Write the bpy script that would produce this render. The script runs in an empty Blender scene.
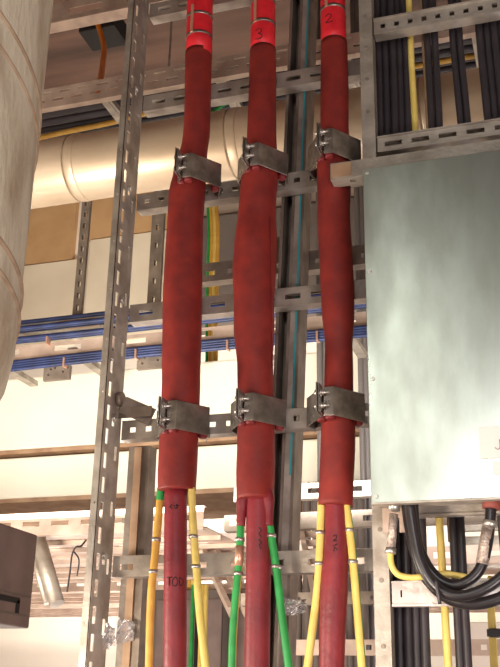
import bpy, math, random
import numpy as np
from mathutils import Matrix, Vector
random.seed(7)
SC = bpy.context.scene
COL = SC.collection

# ------------------------------------------------------------------ camera
FPX = 993.0
def nrm(v):
    v = np.array(v, float); return v/np.linalg.norm(v)
_Z = nrm([50.0, 2596.5, -FPX])
_Xm = np.array([-3270.0, -316.5, -FPX]); _Xm = nrm(_Xm - _Z*(_Xm@_Z))
_X = -_Xm; _Y = np.cross(_Z, _X)
RC = np.stack([_X, _Y, _Z], 1).T            # camera axes -> world
FW = RC @ np.array([0, 0, -1.0])
CAM = -FW*2.8; CAM[2] = 1.6
cd = bpy.data.cameras.new('camera'); cam = bpy.data.objects.new('camera', cd); COL.objects.link(cam)
cd.sensor_fit = 'VERTICAL'; cd.sensor_height = 24.0; cd.lens = FPX/667*24.0; cd.clip_start = 0.05; cd.clip_end = 60
m4 = np.eye(4); m4[:3, :3] = RC; m4[:3, 3] = CAM
cam.matrix_world = Matrix(m4.tolist())
SC.camera = cam

# ------------------------------------------------------------------ light, exposure
w = bpy.data.worlds.new('world'); SC.world = w; w.use_nodes = True
bg = w.node_tree.nodes['Background']; bg.inputs[0].default_value = (1.0, 0.88, 0.80, 1); bg.inputs[1].default_value = 0.45
def area(name, loc, target, size, power, col, sizey=None):
    l = bpy.data.lights.new(name, 'AREA'); l.energy = power; l.color = col; l.size = size
    if sizey: l.shape = 'RECTANGLE'; l.size_y = sizey
    o = bpy.data.objects.new(name, l); COL.objects.link(o)
    d = Vector(target)-Vector(loc)
    o.location = loc; o.rotation_euler = d.to_track_quat('-Z', 'Y').to_euler()
    return o
area('floodlight_behind', (-1.6, 3.2, 0.3), (-1.2, 3.4, 3.0), 1.8, 105, (1, .92, .84))
area('fill_wall', (-1.3, 2.75, 2.7), (-1.5, 4.6, 3.9), 1.6, 105, (1, .92, .80), .3)  # added fill light hidden behind the ducts, brightens the cream boards
area('fill_ducts', (-.5, .76, 2.34), (-.5, 1.75, 2.86), 2.8, 20, (1, .95, .88), .2)  # unseen fill light, added to brighten the duct fronts
area('floodlight_left', (-1.1, -2.7, 1.1), (-.2, 0.2, 2.7), 0.8, 150, (1, .83, .66))
area('floodlight_front', (1.9, -2.6, 0.6), (0.0, 0.0, 2.5), 0.9, 58, (1, .86, .82))
area('hall_lamp', (0.80, -3.3, 2.62), (0.7, -0.2, 2.3), 0.40, 15, (1, .97, .96))
area('fill_box_green', (-.26, -3.5, 3.25), (0.2, 0.0, 2.6), 0.3, 16, (.98, 1, .90), 1.8)  # unseen tall light, added to give the cover box its green sheen
area('fill_pipe', (-1.25, -.4, 1.6), (-.8, .6, 3.9), .7, 48, (1, .90, .76))  # added fill light from below, lifts the pipe and upper tray
area('area_right', (1.6, 1.6, 0.4), (0.9, 1.8, 3.0), 1.0, 34, (1, .90, .94))  # area light low at the right, aimed upward
SC.view_settings.view_transform = 'Standard'; SC.view_settings.look = 'None'
SC.view_settings.exposure = 0.0; SC.view_settings.gamma = 1.0; SC.view_settings.use_curve_mapping = False

# ------------------------------------------------------------------ helpers
def ray(px, py): return RC @ nrm([px-250.0, -(py-333.5), -FPX])
def P(px, py, Y):
    d = ray(px, py); return CAM + d*((Y-CAM[1])/d[1])
def PX(px, py, X):
    d = ray(px, py); return CAM + d*((X-CAM[0])/d[0])
def depth(p): return float(np.dot(np.array(p)-CAM, FW))
def lin(c):
    return tuple(((x/255.0)/12.92 if x <= 10 else (((x/255.0)+.055)/1.055)**2.4) for x in c)

def material(name, rgb, rough=.5, metal=0.0, rgb2=None, nscale=8.0, detail=4.0, bump=0.0, bscale=60.0, stretch=(1, 1, 1), spec=.5, lo=.35, hi=.65, rough2=None, alpha=1.0, trans=0.0):
    m = bpy.data.materials.new(name); m.use_nodes = True
    nt = m.node_tree; b = nt.nodes['Principled BSDF']
    b.inputs['Base Color'].default_value = (*lin(rgb), 1)
    b.inputs['Roughness'].default_value = rough; b.inputs['Metallic'].default_value = metal
    b.inputs['Specular IOR Level'].default_value = spec
    if trans: b.inputs['Transmission Weight'].default_value = trans
    tc = nt.nodes.new('ShaderNodeTexCoord'); mp = nt.nodes.new('ShaderNodeMapping')
    mp.inputs['Scale'].default_value = stretch
    nt.links.new(tc.outputs['Object'], mp.inputs['Vector'])
    if rgb2 is not None:
        n = nt.nodes.new('ShaderNodeTexNoise'); n.inputs['Scale'].default_value = nscale; n.inputs['Detail'].default_value = detail
        nt.links.new(mp.outputs[0], n.inputs['Vector'])
        r = nt.nodes.new('ShaderNodeValToRGB'); r.color_ramp.elements[0].position = lo; r.color_ramp.elements[1].position = hi
        r.color_ramp.elements[0].color = (*lin(rgb), 1); r.color_ramp.elements[1].color = (*lin(rgb2), 1)
        nt.links.new(n.outputs['Fac'], r.inputs['Fac']); nt.links.new(r.outputs[0], b.inputs['Base Color'])
        if rough2 is not None:
            mr = nt.nodes.new('ShaderNodeMapRange'); mr.inputs['From Min'].default_value = lo; mr.inputs['From Max'].default_value = hi
            mr.inputs['To Min'].default_value = rough; mr.inputs['To Max'].default_value = rough2
            nt.links.new(n.outputs['Fac'], mr.inputs['Value']); nt.links.new(mr.outputs[0], b.inputs['Roughness'])
    if bump:
        n2 = nt.nodes.new('ShaderNodeTexNoise'); n2.inputs['Scale'].default_value = bscale; n2.inputs['Detail'].default_value = 3
        nt.links.new(mp.outputs[0], n2.inputs['Vector'])
        bp = nt.nodes.new('ShaderNodeBump'); bp.inputs['Strength'].default_value = bump; bp.inputs['Distance'].default_value = .01
        nt.links.new(n2.outputs['Fac'], bp.inputs['Height']); nt.links.new(bp.outputs[0], b.inputs['Normal'])
    return m

M = {}
M['galv'] = material('galvanised_steel', (188, 180, 170), .42, .55, (150, 140, 130), 14, 5, .15, 90, rough2=.55)
M['galv_dull'] = material('dull_galvanised_steel', (150, 138, 126), .5, .45, (118, 106, 96), 12, 5, .15, 70)
M['clamp'] = material('bright_clamp_steel', (178, 172, 166), .26, .85, (128, 122, 116), 20, 5, .1, 60, rough2=.4)
M['bolt'] = material('zinc_bolt', (200, 196, 190), .3, .8)
M['zinc'] = material('galvanised_cover_sheet', (196, 204, 196), .27, .93, (160, 164, 156), 9, 8, 0, 22, stretch=(1, 1, .4), rough2=.34)
M['red'] = material('bright_red_jacket', (222, 40, 52), .45, 0, (205, 32, 45), 30, 3)
M['sleeve'] = material('dark_red_sleeve', (138, 38, 30), .62, 0, (116, 29, 26), 18, 5, .15, 60)
M['core'] = material('dark_red_core', (132, 36, 46), .45, 0, (112, 28, 38), 16, 5, .15, 80)
M['liner'] = material('red_rubber_liner', (112, 24, 26), .6)
M['black'] = material('black_cable_sheath', (44, 40, 44), .42, 0, (54, 48, 54), 10, 3)
M['blackshiny'] = material('black_rubber_sheath', (30, 27, 30), .3, 0, (40, 36, 40), 10, 3)
M['yellow'] = material('yellow_sheath', (230, 206, 118), .45, 0, (216, 190, 100), 20, 3)
M['amber'] = material('amber_sheath', (214, 168, 76), .45, 0, (200, 150, 62), 20, 3)
M['green'] = material('green_sheath', (48, 160, 80), .4, 0, (36, 140, 66), 20, 3)
M['blue'] = material('blue_sheath', (44, 58, 104), .45, 0, (28, 38, 72), 16, 3)
M['orange'] = material('orange_sheath', (214, 122, 36), .5)
M['lag'] = material('silver_cladding', (228, 208, 182), .36, .45, (206, 182, 154), 5, 5, .08, 20, stretch=(.5, 1, 1), rough2=.46)
M['canvas'] = material('canvas_lagging', (184, 176, 158), .75, 0, (136, 118, 96), 8, 10, .5, 50, stretch=(1, 1, .55), lo=.5, hi=.74)
M['seam'] = material('lagging_seam', (168, 146, 122), .8, 0, (136, 114, 92), 20, 4)
M['cream'] = material('cream_duct_board', (246, 242, 226), .7, 0, (240, 234, 214), 2.5, 4)
M['creamwall'] = material('cream_wall_board', (238, 226, 204), .75, 0, (226, 212, 188), 2, 4)
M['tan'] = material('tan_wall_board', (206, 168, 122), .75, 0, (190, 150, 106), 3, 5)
M['trim_shade'] = material('brown_trim_and_shade', (178, 146, 116), .7, 0, (150, 118, 92), 12, 4)  # brown parts, also the painted shade under the ducts
M['greybox'] = material('grey_painted_steel', (122, 104, 100), .55, .1, (104, 88, 84), 10, 5, .1, 40)
M['dark'] = material('dark_interior', (24, 20, 20), .8)
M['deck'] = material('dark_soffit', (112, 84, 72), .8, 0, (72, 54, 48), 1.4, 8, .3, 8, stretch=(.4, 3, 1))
M['floor'] = material('concrete_floor', (176, 166, 154), .8, 0, (150, 140, 130), 2, 6)
M['white'] = material('white_wall_paint', (240, 232, 222), .8, 0, (230, 220, 208), 1.2, 4)
M['pinkgalv'] = material('perforated_tray_steel', (206, 186, 172), .5, .35, (176, 154, 142), 10, 5, .1, 60)
M['cyan'] = material('cyan_plastic_film', (60, 160, 170), .3)
M['plate'] = material('label_plate', (214, 204, 202), .5)
M['ink'] = material('ink_mark', (44, 10, 14), .7)
M['copper'] = material('copper_tape', (222, 176, 150), .35, .6)
M['braid'] = material('braided_sheath', (206, 190, 180), .4, .5, (150, 136, 128), 80, 3, .4, 200)
M['rust'] = material('red_brown_gland', (140, 70, 62), .6)
M['film'] = material('clear_plastic_film', (235, 235, 240), .12, 0, trans=.85)
M['conduit'] = material('grey_conduit', (128, 122, 120), .45, .3)
M['cabinet'] = material('grey_cabinet_paint', (104, 94, 88), .6, .1, (90, 80, 76), 3, 5)
M['foil'] = material('crinkled_foil', (222, 214, 210), .35, .45, (196, 186, 182), 16, 4, .8, 16)

class MB:
    """collects shapes in world coordinates; build() makes one mesh object"""
    def __init__(s): s.v = []; s.f = []; s.mi = []; s.sm = []
    def add(s, vs, fs, mi=0, smooth=False):
        b = len(s.v); s.v += [tuple(map(float, p)) for p in vs]
        for q in fs: s.f.append([b+i for i in q]); s.mi.append(mi); s.sm.append(smooth)
    def hexa(s, c, mi=0):                       # 8 corners: bottom 4 (ccw), top 4
        s.add(c, [(0, 3, 2, 1), (4, 5, 6, 7), (0, 1, 5, 4), (1, 2, 6, 5), (2, 3, 7, 6), (3, 0, 4, 7)], mi)
    def box(s, x0, x1, y0, y1, z0, z1, mi=0):
        s.hexa([(x0, y0, z0), (x1, y0, z0), (x1, y1, z0), (x0, y1, z0), (x0, y0, z1), (x1, y0, z1), (x1, y1, z1), (x0, y1, z1)], mi)
    def beam(s, a, b, u, wu, wv, mi=0):          # box bar from a to b; u = one cross axis
        a, b = np.array(a, float), np.array(b, float); d = nrm(b-a); u = np.array(u, float); u = nrm(u-d*(u@d)); v = np.cross(d, u)
        k = [(-1, -1), (1, -1), (1, 1), (-1, 1)]
        s.hexa([a+u*i*wu/2+v*j*wv/2 for i, j in k]+[b+u*i*wu/2+v*j*wv/2 for i, j in k], mi)
    def plate(s, o, u, v, W, H, t, holes=(), mi=0):   # plate with rectangular holes (u0,u1,v0,v1); t along u x v
        o, u, v = np.array(o, float), nrm(u), nrm(v); n = np.cross(u, v)*t
        us = sorted({0.0, W, *[max(0, min(W, h[i])) for h in holes for i in (0, 1)]})
        vs = sorted({0.0, H, *[max(0, min(H, h[i])) for h in holes for i in (2, 3)]})
        nu, nv = len(us)-1, len(vs)-1
        solid = np.ones((nu+2, nv+2), bool); solid[0, :] = solid[-1, :] = False; solid[:, 0] = solid[:, -1] = False
        for i in range(nu):
            for j in range(nv):
                cu, cv = (us[i]+us[i+1])/2, (vs[j]+vs[j+1])/2
                if any(h[0] < cu < h[1] and h[2] < cv < h[3] for h in holes): solid[i+1, j+1] = False
        idx = {}; V = []; F = []
        def vi(i, j, k):
            if (i, j, k) not in idx: idx[(i, j, k)] = len(V); V.append(o+u*us[i]+v*vs[j]+n*k)
            return idx[(i, j, k)]
        for i in range(nu):
            for j in range(nv):
                if not solid[i+1, j+1]: continue
                F.append((vi(i, j, 1), vi(i+1, j, 1), vi(i+1, j+1, 1), vi(i, j+1, 1)))
                F.append((vi(i, j, 0), vi(i, j+1, 0), vi(i+1, j+1, 0), vi(i+1, j, 0)))
                if not solid[i, j+1]: F.append((vi(i, j, 0), vi(i, j, 1), vi(i, j+1, 1), vi(i, j+1, 0)))
                if not solid[i+2, j+1]: F.append((vi(i+1, j, 0), vi(i+1, j+1, 0), vi(i+1, j+1, 1), vi(i+1, j, 1)))
                if not solid[i+1, j]: F.append((vi(i, j, 0), vi(i+1, j, 0), vi(i+1, j, 1), vi(i, j, 1)))
                if not solid[i+1, j+2]: F.append((vi(i, j+1, 0), vi(i, j+1, 1), vi(i+1, j+1, 1), vi(i+1, j+1, 0)))
        s.add(V, F, mi)
    def tube(s, pts, r, seg=12, smooth=3, mi=0, mifun=None, bumpf=None, flat=1.0):
        pts = [np.array(p, float) for p in pts]; rr = list(r) if hasattr(r, '__len__') else [r]*len(pts)
        if smooth > 1 and len(pts) > 2:
            q = []; q2 = []
            for i in range(len(pts)-1):
                p0, p1, p2, p3 = pts[max(i-1, 0)], pts[i], pts[i+1], pts[min(i+2, len(pts)-1)]
                for k in range(smooth):
                    t = k/smooth
                    q.append(.5*((2*p1)+(-p0+p2)*t+(2*p0-5*p1+4*p2-p3)*t*t+(-p0+3*p1-3*p2+p3)*t**3)); q2.append(rr[i]*(1-t)+rr[i+1]*t)
            q.append(pts[-1]); q2.append(rr[-1]); pts, rr = q, q2
        V = []; F = []; MI = []; n = len(pts)
        t0 = nrm(pts[1]-pts[0]); ref = np.array([1.0, 0, 0]) if abs(t0[0]) < .9 else np.array([0, 1.0, 0])
        u = nrm(ref-t0*(ref@t0))
        for i in range(n):
            t = nrm(pts[min(i+1, n-1)]-pts[max(i-1, 0)]); u = nrm(u-t*(u@t)); vv = np.cross(t, u)
            for j in range(seg):
                a = 2*math.pi*j/seg; rad = rr[i]*(1 if bumpf is None else bumpf(i/(n-1), a))
                V.append(pts[i]+(u*math.cos(a)+vv*math.sin(a)*flat)*rad)
        for i in range(n-1):
            for j in range(seg):
                k = (j+1) % seg
                F.append((i*seg+j, i*seg+k, (i+1)*seg+k, (i+1)*seg+j)); MI.append(mi if mifun is None else mifun(i/(n-1), j/seg))
        b = len(s.v); s.add(V, F, 0, True)
        for q, mm in enumerate(MI): s.mi[len(s.mi)-len(MI)+q] = mm
        s.f.append([b+j for j in range(seg)][::-1]); s.mi.append(mi); s.sm.append(False)
        s.f.append([b+(n-1)*seg+j for j in range(seg)]); s.mi.append(MI[-1]); s.sm.append(False)
    def lathe(s, c, prof, seg=64, mi=0):          # prof: (r,z) around vertical axis at c
        V = []; F = []
        for (r, z) in prof:
            for j in range(seg):
                a = 2*math.pi*j/seg; V.append((c[0]+r*math.cos(a), c[1]+r*math.sin(a), z))
        for i in range(len(prof)-1):
            for j in range(seg):
                k = (j+1) % seg; F.append((i*seg+j, i*seg+k, (i+1)*seg+k, (i+1)*seg+j))
        s.add(V, F, mi, True)
    def prism(s, poly, z0, z1, mi=0):              # poly: (x,y) ccw
        n = len(poly); V = [(x, y, z0) for x, y in poly]+[(x, y, z1) for x, y in poly]
        s.add(V, [tuple(range(n))[::-1], tuple(range(n, 2*n))]+[(i, (i+1) % n, n+(i+1) % n, n+i) for i in range(n)], mi)
    def bolt(s, c, d, r=.007, h=.006, shank=.0, mi=0):   # hex head at c pointing along d
        d = nrm(d); c = np.array(c, float)
        s.tube([c-d*shank, c+d*.0015], r*1.45, 14, 1, mi); s.tube([c, c+d*h], r, 6, 1, mi)
    def build(s, name, mats, root=None, bevel=0.0):
        me = bpy.data.meshes.new(name); o = bpy.data.objects.new(name, me); COL.objects.link(o)
        off = np.array(root.location if root else (0, 0, 0), float)
        if root is None:
            V = np.array(s.v); off = np.array([(V[:, 0].min()+V[:, 0].max())/2, (V[:, 1].min()+V[:, 1].max())/2, V[:, 2].min()]); o.location = off
        if root is not None and root.get('_off') is not None: off = np.array(root['_off'])
        me.from_pydata([tuple(np.array(p)-off) for p in s.v], [], s.f)
        for mm in (mats if isinstance(mats, (list, tuple)) else [mats]): me.materials.append(M[mm] if isinstance(mm, str) else mm)
        me.polygons.foreach_set('material_index', s.mi); me.polygons.foreach_set('use_smooth', s.sm); me.update()
        if root is not None: o.parent = root
        if bevel:
            b = o.modifiers.new('bevel', 'BEVEL'); b.width = bevel; b.segments = 2; b.limit_method = 'ANGLE'
        return o

def thing(name, loc, label, cat, group=None):
    o = bpy.data.objects.new(name, None); COL.objects.link(o); o.location = [float(x) for x in loc]; o.empty_display_size = .05
    o['label'] = label; o['category'] = cat
    if group: o['group'] = group
    return o
def tag(o, label, cat, group=None, kind=None):
    o['label'] = label; o['category'] = cat
    if group: o['group'] = group
    if kind: o['kind'] = kind
    return o
def struct(o): o['kind'] = 'structure'; return o
def sub(parent, child):                            # make child (built at world coords) a child of parent keeping its place
    bpy.context.view_layer.update()
    mw = child.matrix_world.copy(); child.parent = parent
    child.matrix_parent_inverse = Matrix.Identity(4); child.location = mw.translation - parent.matrix_world.translation
    return child

def slots(length, pitch, ln, z0, z1, start=.02):
    out = []; x = start
    while x+ln < length-.005: out.append((x, x+ln, z0, z1)); x += pitch
    return out
def channel(mb, x0, x1, y, z0, z1, dep, holes=(), t=.003, lip=0.0, mi=0):
    """channel along X: slotted web facing -Y at y, flanges going back by dep"""
    mb.plate((x0, y, z0), (1, 0, 0), (0, 0, 1), x1-x0, z1-z0, -t, holes, mi) if False else mb.plate((x0, y+t, z0), (1, 0, 0), (0, 0, 1), x1-x0, z1-z0, t, holes, mi)
    mb.box(x0, x1, y+t, y+dep, z0, z0+t, mi); mb.box(x0, x1, y+t, y+dep, z1-t, z1, mi)
    if lip:
        mb.box(x0, x1, y+dep-t, y+dep, z0+t, z0+lip, mi); mb.box(x0, x1, y+dep-t, y+dep, z1-lip, z1-t, mi)

# ================================================================== SETTING
CEIL = 6.2; BACKY = 4.6
mb = MB(); mb.box(-6, 4.2, -5.2, BACKY+.2, -.1, 0); struct(mb.build('floor', 'floor'))
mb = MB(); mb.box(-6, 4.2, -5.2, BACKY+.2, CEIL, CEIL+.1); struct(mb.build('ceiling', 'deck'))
mb = MB(); mb.box(-6, 4.2, BACKY, BACKY+.2, 0, CEIL); struct(mb.build('wall_back', 'white'))
mb = MB(); mb.box(-6.2, -6, -5.2, BACKY+.2, 0, CEIL); struct(mb.build('wall_left', 'white'))
mb = MB(); mb.box(4.2, 4.4, -5.2, BACKY+.2, 0, CEIL); struct(mb.build('wall_right', 'white'))

mb = MB(); mb.box(-6, 4.2, -5.3, -5.2, 3.4, CEIL); struct(mb.build('reflection_wall', 'deck'))  # unseen dark half wall, added to darken the cover box reflection
# wall boards behind the blue cable tray
WY = BACKY-.03
def wallboard(name, px0, px1, py0, py1, mat, label, th=.03, drop=0.0):
    a = P(px0, py1, WY-th); b = P(px1, py0, WY-th)
    zt = (P(px0, py0, WY-th)[2]+b[2])/2; zb = (a[2]+P(px1, py1, WY-th)[2])/2
    mb = MB(); mb.box(a[0], b[0], WY-th, WY+.03, zb, zt)
    o = mb.build(name, mat); tag(o, label, 'wall board', 'boards on the back wall'); return o
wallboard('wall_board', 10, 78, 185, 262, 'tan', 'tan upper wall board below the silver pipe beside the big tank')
wallboard('wall_board', 10, 78, 263.5, 345, 'creamwall', 'cream lower wall board between the big tank and the threaded hanger')
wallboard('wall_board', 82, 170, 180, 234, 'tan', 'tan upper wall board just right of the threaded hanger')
wallboard('wall_board', 82, 170, 235.5, 340, 'creamwall', 'cream wall board behind the slotted left rail and first red cable')

# dark grey cabinet high on the back wall
root = thing('wall_cabinet', (*P(270, 320, BACKY-.4)[:2], P(270, 320, BACKY-.4)[2]), 'dark grey wall cabinet seen in the gaps between the red cables', 'cabinet')
a = P(166, 320, BACKY-.4); b = P(420, 185, BACKY-.4)
mb = MB(); mb.box(a[0], b[0], BACKY-.38, BACKY, a[2], b[2]); mb.build('body', 'cabinet', root, .01)
for k in range(3):
    x0 = a[0]+.02+k*(b[0]-a[0])/3; mb = MB(); mb.box(x0, x0+(b[0]-a[0])/3-.04, BACKY-.4, BACKY-.38, a[2]+.03, b[2]-.03); d = mb.build('door', 'cabinet', root, .005)
    mb = MB(); mb.box(x0+.04, x0+.07, BACKY-.44, BACKY-.4, (a[2]+b[2])/2-.08, (a[2]+b[2])/2+.08); sub(d, mb.build('handle', 'conduit'))

# ================================================================== BIG TANK (upper left)
TR = 0.62; TD = 1.62
az = math.radians(-32.1)-math.asin(TR/TD)
TC = (CAM[0]+TD*math.sin(az), CAM[1]+TD*math.cos(az))
TL = math.sqrt(TD*TD-TR*TR)
def tz(px, py):
    d = ray(px, py); return CAM[2]+d[2]/math.hypot(d[0], d[1])*TL
zr1, zr2, zb = tz(38, 131), tz(17, 318), tz(13, 352)
root = thing('storage_tank', (TC[0], TC[1], 0), 'large canvas-lagged vertical tank with seams filling the upper left corner', 'tank')
mb = MB()
prof = [(.02, CEIL-.9), (.5, CEIL-.95), (TR, CEIL-1.2)]+[(TR, z) for z in (3.6, 3.0, zr1, 2.4, zr2, zb)]
for k in range(1, 10):
    a = k/9*math.pi/2; prof.append((TR*math.cos(a)**.8 if k < 9 else .02, zb-.30*math.sin(a)))
mb.lathe(TC, prof[::-1], 96); mb.build('shell', 'canvas', root)
def ringband(z, rz, dz):
    mb = MB(); mb.lathe(TC, [(TR-.004, z-dz), (TR+rz, z-dz*.6), (TR+rz, z+dz*.6), (TR-.004, z+dz)], 96); return mb
ringband(zr1+.004, .003, .004).build('seam_band', 'seam', root); ringband(zr1-.045, .003, .003).build('seam_band', 'seam', root)
ringband(zr2+.03, .004, .004).build('seam_band', 'seam', root); ringband(zr2-.012, .004, .004).build('seam_band', 'seam', root)
for k in range(3):
    a = math.radians(200+k*60); c = (TC[0]+.45*math.cos(a), TC[1]+.45*math.sin(a))
    mb = MB(); mb.tube([(c[0], c[1], 0), (c[0], c[1], zb-.1)], .045, 16, 1); mb.build('leg', 'galv_dull', root)

# ================================================================== GREY BOX (lower left)
GX = -.30
g1 = PX(38, 535, GX); g0 = PX(31, 629, GX); gy1 = g1[1]; gz0, gz1 = g0[2], g1[2]
root = thing('junction_box', (GX-.15, gy1-.35, 0), 'dull grey steel junction box with seams and slot at lower left', 'box')
mb = MB(); mb.box(GX-.3, GX, gy1-.62, gy1, gz0, gz1); mb.build('body', 'greybox', root, .004)
sz1, sz2 = PX(34, 598, GX)[2], PX(33, 617, GX)[2]
mb = MB(); mb.box(GX-.296, GX+.002, gy1-.6, gy1-.012, sz1-.002, sz1+.002); mb.box(GX-.296, GX+.002, gy1-.6, gy1-.012, sz2-.002, sz2+.001); mb.build('seam', 'cabinet', root)
s0 = PX(20, 602, GX); s1 = PX(20, 612, GX)
mb = MB(); mb.box(GX-.002, GX+.0025, gy1-.55, s0[1]-.004, s0[2]-.004, s0[2]+.007); mb.box(GX-.002, GX+.0025, s0[1]-.016, s0[1]-.004, s1[2]-.004, s0[2]+.002); mb.build('slot', 'dark', root)
mb = MB(); mb.box(GX-.2, GX-.14, gy1-.6, gy1-.54, 0, gz0); mb.build('post', 'galv_dull', root)

# ================================================================== SILVER PIPE
PY = .56; a = P(190, 117, PY); b = P(190, 186, PY); PR = (a[2]-b[2])/2*.86; PZc = (a[2]+b[2])/2
root = thing('silver_pipe', (-.5, PY, PZc-PR), 'thick silver-clad horizontal pipe running behind the cables near the top', 'pipe')
mb = MB(); mb.tube([(-5.9, PY, PZc), (4.1, PY, PZc)], PR, 48, 1); mb.build('cladding', 'lag', root)
for px in (66, 228, 428):
    X = P(px, 160, PY-PR)[0]
    mb = MB(); mb.tube([(X-.02, PY, PZc), (X-.014, PY, PZc), (X+.014, PY, PZc), (X+.02, PY, PZc)], [PR, PR+.002, PR+.002, PR], 48, 1); mb.build('joint_band', 'lag', root)
    mb = MB(); mb.tube([(X-.026, PY, PZc), (X-.02, PY, PZc)], PR+.001, 48, 1); mb.build('seam', 'seam', root)

# ================================================================== UPPER CABLE TRAY (above pipe)
ty0 = .6; tz0, tz1 = 3.935, 4.03
root = thing('cable_tray', (-.5, .6, tz0), 'upper horizontal cable tray with two rows of slots above the silver pipe', 'cable tray')
mb = MB(); L = 8.0
channel(mb, -4.5, 3.5, ty0, tz0, tz1, .03, slots(L, .085, .05, .03, .042)+slots(L, .085, .05, .068, .078, .05)); mb.build('side_rail', 'pinkgalv', root)
mb = MB(); channel(mb, -4.5, 3.5, 1.22, tz0, tz1, .03, slots(L, .085, .05, .03, .042)); mb.build('side_rail', 'pinkgalv', root)
for k in range(14):
    X = -3.6+k*.5+.23
    mb = MB(); mb.box(X, X+.045, ty0+.03, 1.22, tz0+.005, tz0+.03); mb.box(X+.012, X+.033, ty0+.03, 1.22, tz0+.002, tz0+.006); mb.build('rung', 'galv', root)
for k in range(9):
    mb = MB(); y = ty0+.1+k*.055
    mb.tube([(-4.4, y, tz0+.05), (-1.6, y+.01, tz0+.052), (0, y, tz0+.05), (3.4, y, tz0+.05)], .02, 10, 4)
    tag(mb.build('tray_cable', 'black'), 'black cable lying in the dark upper tray above the silver pipe', 'cable', 'black cables in the upper tray')
mb = MB(); mb.tube([P(30, 140, .8), P(70, 131, .8), P(110, 123, .8), P(150, 112, .8), P(190, 101, .8), P(240, 95, .8), P(300, 84, .8), P(380, 72, .8), P(480, 55, .8)], .012, 10, 4)
tag(mb.build('yellow_cable', 'amber'), 'amber yellow cable sagging under the upper tray along the pipe top', 'cable')
mb = MB(); mb.tube([P(195, 122, .7), P(213, 112, .72), P(226, 103, .74), P(245, 97, .76), P(280, 90, .8)], .009, 10, 4)
tag(mb.build('green_wire', 'green'), 'short green wire curving up under the upper tray between first two cables', 'wire')

# ceiling ledge, dark box and orange cable
za = P(90, 17.5, 1.4)[2]; zb_ = P(90, -4, 1.4)[2]
root = thing('ceiling_channel', (-1, 1.4, za), 'long steel channel under the ceiling at the top left behind the rail', 'channel')
mb = MB(); channel(mb, -4, 3, 1.4, za, zb_, .05, slots(7.0, .35, .2, (zb_-za)*.35, (zb_-za)*.62)); mb.build('web', 'pinkgalv', root)
mb = MB(); mb.box(-4, 3, 1.37, 1.45, za-.012, za-.001); mb.build('flange', 'pinkgalv', root)
for X in (-3.4, -.2, 2.6):
    mb = MB(); mb.tube([(X, 1.46, zb_), (X, 1.46, CEIL)], .008, 8, 1); mb.build('hanger_rod', 'galv_dull', root)
c = P(101, 28, 2.0)
root = thing('conduit_box', (c[0], c[1], c[2]), 'small dark box under the ceiling where the orange cable drops', 'box')
mb = MB(); mb.box(c[0]-.12, c[0]+.12, 1.94, 2.14, c[2]-.05, c[2]+.08); mb.build('body', 'dark', root, .006)
mb = MB(); mb.tube([(c[0], 2.04, c[2]+.08), (c[0], 2.04, CEIL)], .02, 10, 1); mb.build('conduit', 'conduit', root)
mb = MB(); mb.tube([P(97, 22, 1.92), P(101, 34, 1.9), P(104, 48, 1.8), P(103, 62, 1.6), P(101, 76, 1.2), P(99, 92, .9)], .016, 12, 5)
tag(mb.build('orange_cable', 'orange'), 'orange cable hanging from dark box down to the upper tray', 'cable')

# ================================================================== BLUE CABLE TRAY
BY = 1.1
def zat(px, py, Y): return P(px, py, Y)[2]
root = thing('cable_tray', (-.5, BY, zat(60, 345, BY)), 'horizontal cable tray carrying blue cables above the white ducts', 'cable tray')
zu0, zu1 = zat(60, 348, BY), zat(60, 337, BY); zl0, zl1 = zat(60, 366, BY), zat(60, 349, BY)
mb = MB(); channel(mb, -4, 3, BY, zat(60, 357, BY), zat(60, 342, BY), .03, slots(7.0, .30, .13, .03, .055, .05)+[(h[0]+.16, h[1]+.09, h[2], h[3]) for h in slots(7.0, .30, .06, .02, .03)]+[(h[0]+.16, h[1]+.09, h[2], h[3]) for h in slots(7.0, .30, .06, .055, .065)]); mb.build('side_rail', 'pinkgalv', root)
mb = MB(); channel(mb, -4, 3, BY+.42, zat(60, 326, BY+.42)-.02, zat(60, 318, BY+.42)+.01, .03, slots(7.0, .2, .1, .02, .035)); mb.build('side_rail', 'galv', root)
for k in range(16):
    X = -3.6+k*.4; mb = MB(); mb.box(X, X+.04, BY+.03, BY+.42, zl1-.01, zl1+.015); mb.build('rung', 'galv', root)
X = P(79, 310, BY+.2)[0]; zt_ = zat(79, 312, BY+.2)
mb = MB(); mb.plate((X-.022, BY+.2, zt_-.05), (1, 0, 0), (0, 0, 1), .044, zat(83, 178, BY+.2)-zt_+.05, .02, [(.015, .029, z, z+.03) for z in np.arange(.05, 1.0, .06)]); mb.build('hanger', 'galv_dull', root)
mb = MB(); mb.tube([(X+.14, BY+.21, zat(83, 178, BY+.2)), (X+.14, BY+.21, CEIL)], .006, 8, 1); mb.box(X-.02, X+.15, BY+.2, BY+.22, zat(83, 178, BY+.2)-.02, zat(83, 178, BY+.2)+.01); mb.build('hanger_rod', 'galv_dull', root)
mb = MB(); mb.box(X-.08, X+.09, BY+.17, BY+.25, zt_-.06, zt_-.035); mb.build('hanger_foot', 'trim_shade', root)
X2 = P(155, 300, BY+.2)[0]
mb = MB(); mb.plate((X2-.03, BY+.2, zt_-.05), (1, 0, 0), (0, 0, 1), .06, zat(158, 165, BY+.2)-zt_+.05, .02, [(.023, .037, z, z+.03) for z in np.arange(.05, 1.0, .09)]); mb.build('hanger', 'galv_dull', root)
mb = MB(); mb.tube([(X2, BY+.21, zat(158, 165, BY+.2)), (X2, BY+.21, CEIL)], .006, 8, 1); mb.build('hanger_rod', 'galv_dull', root)
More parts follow.
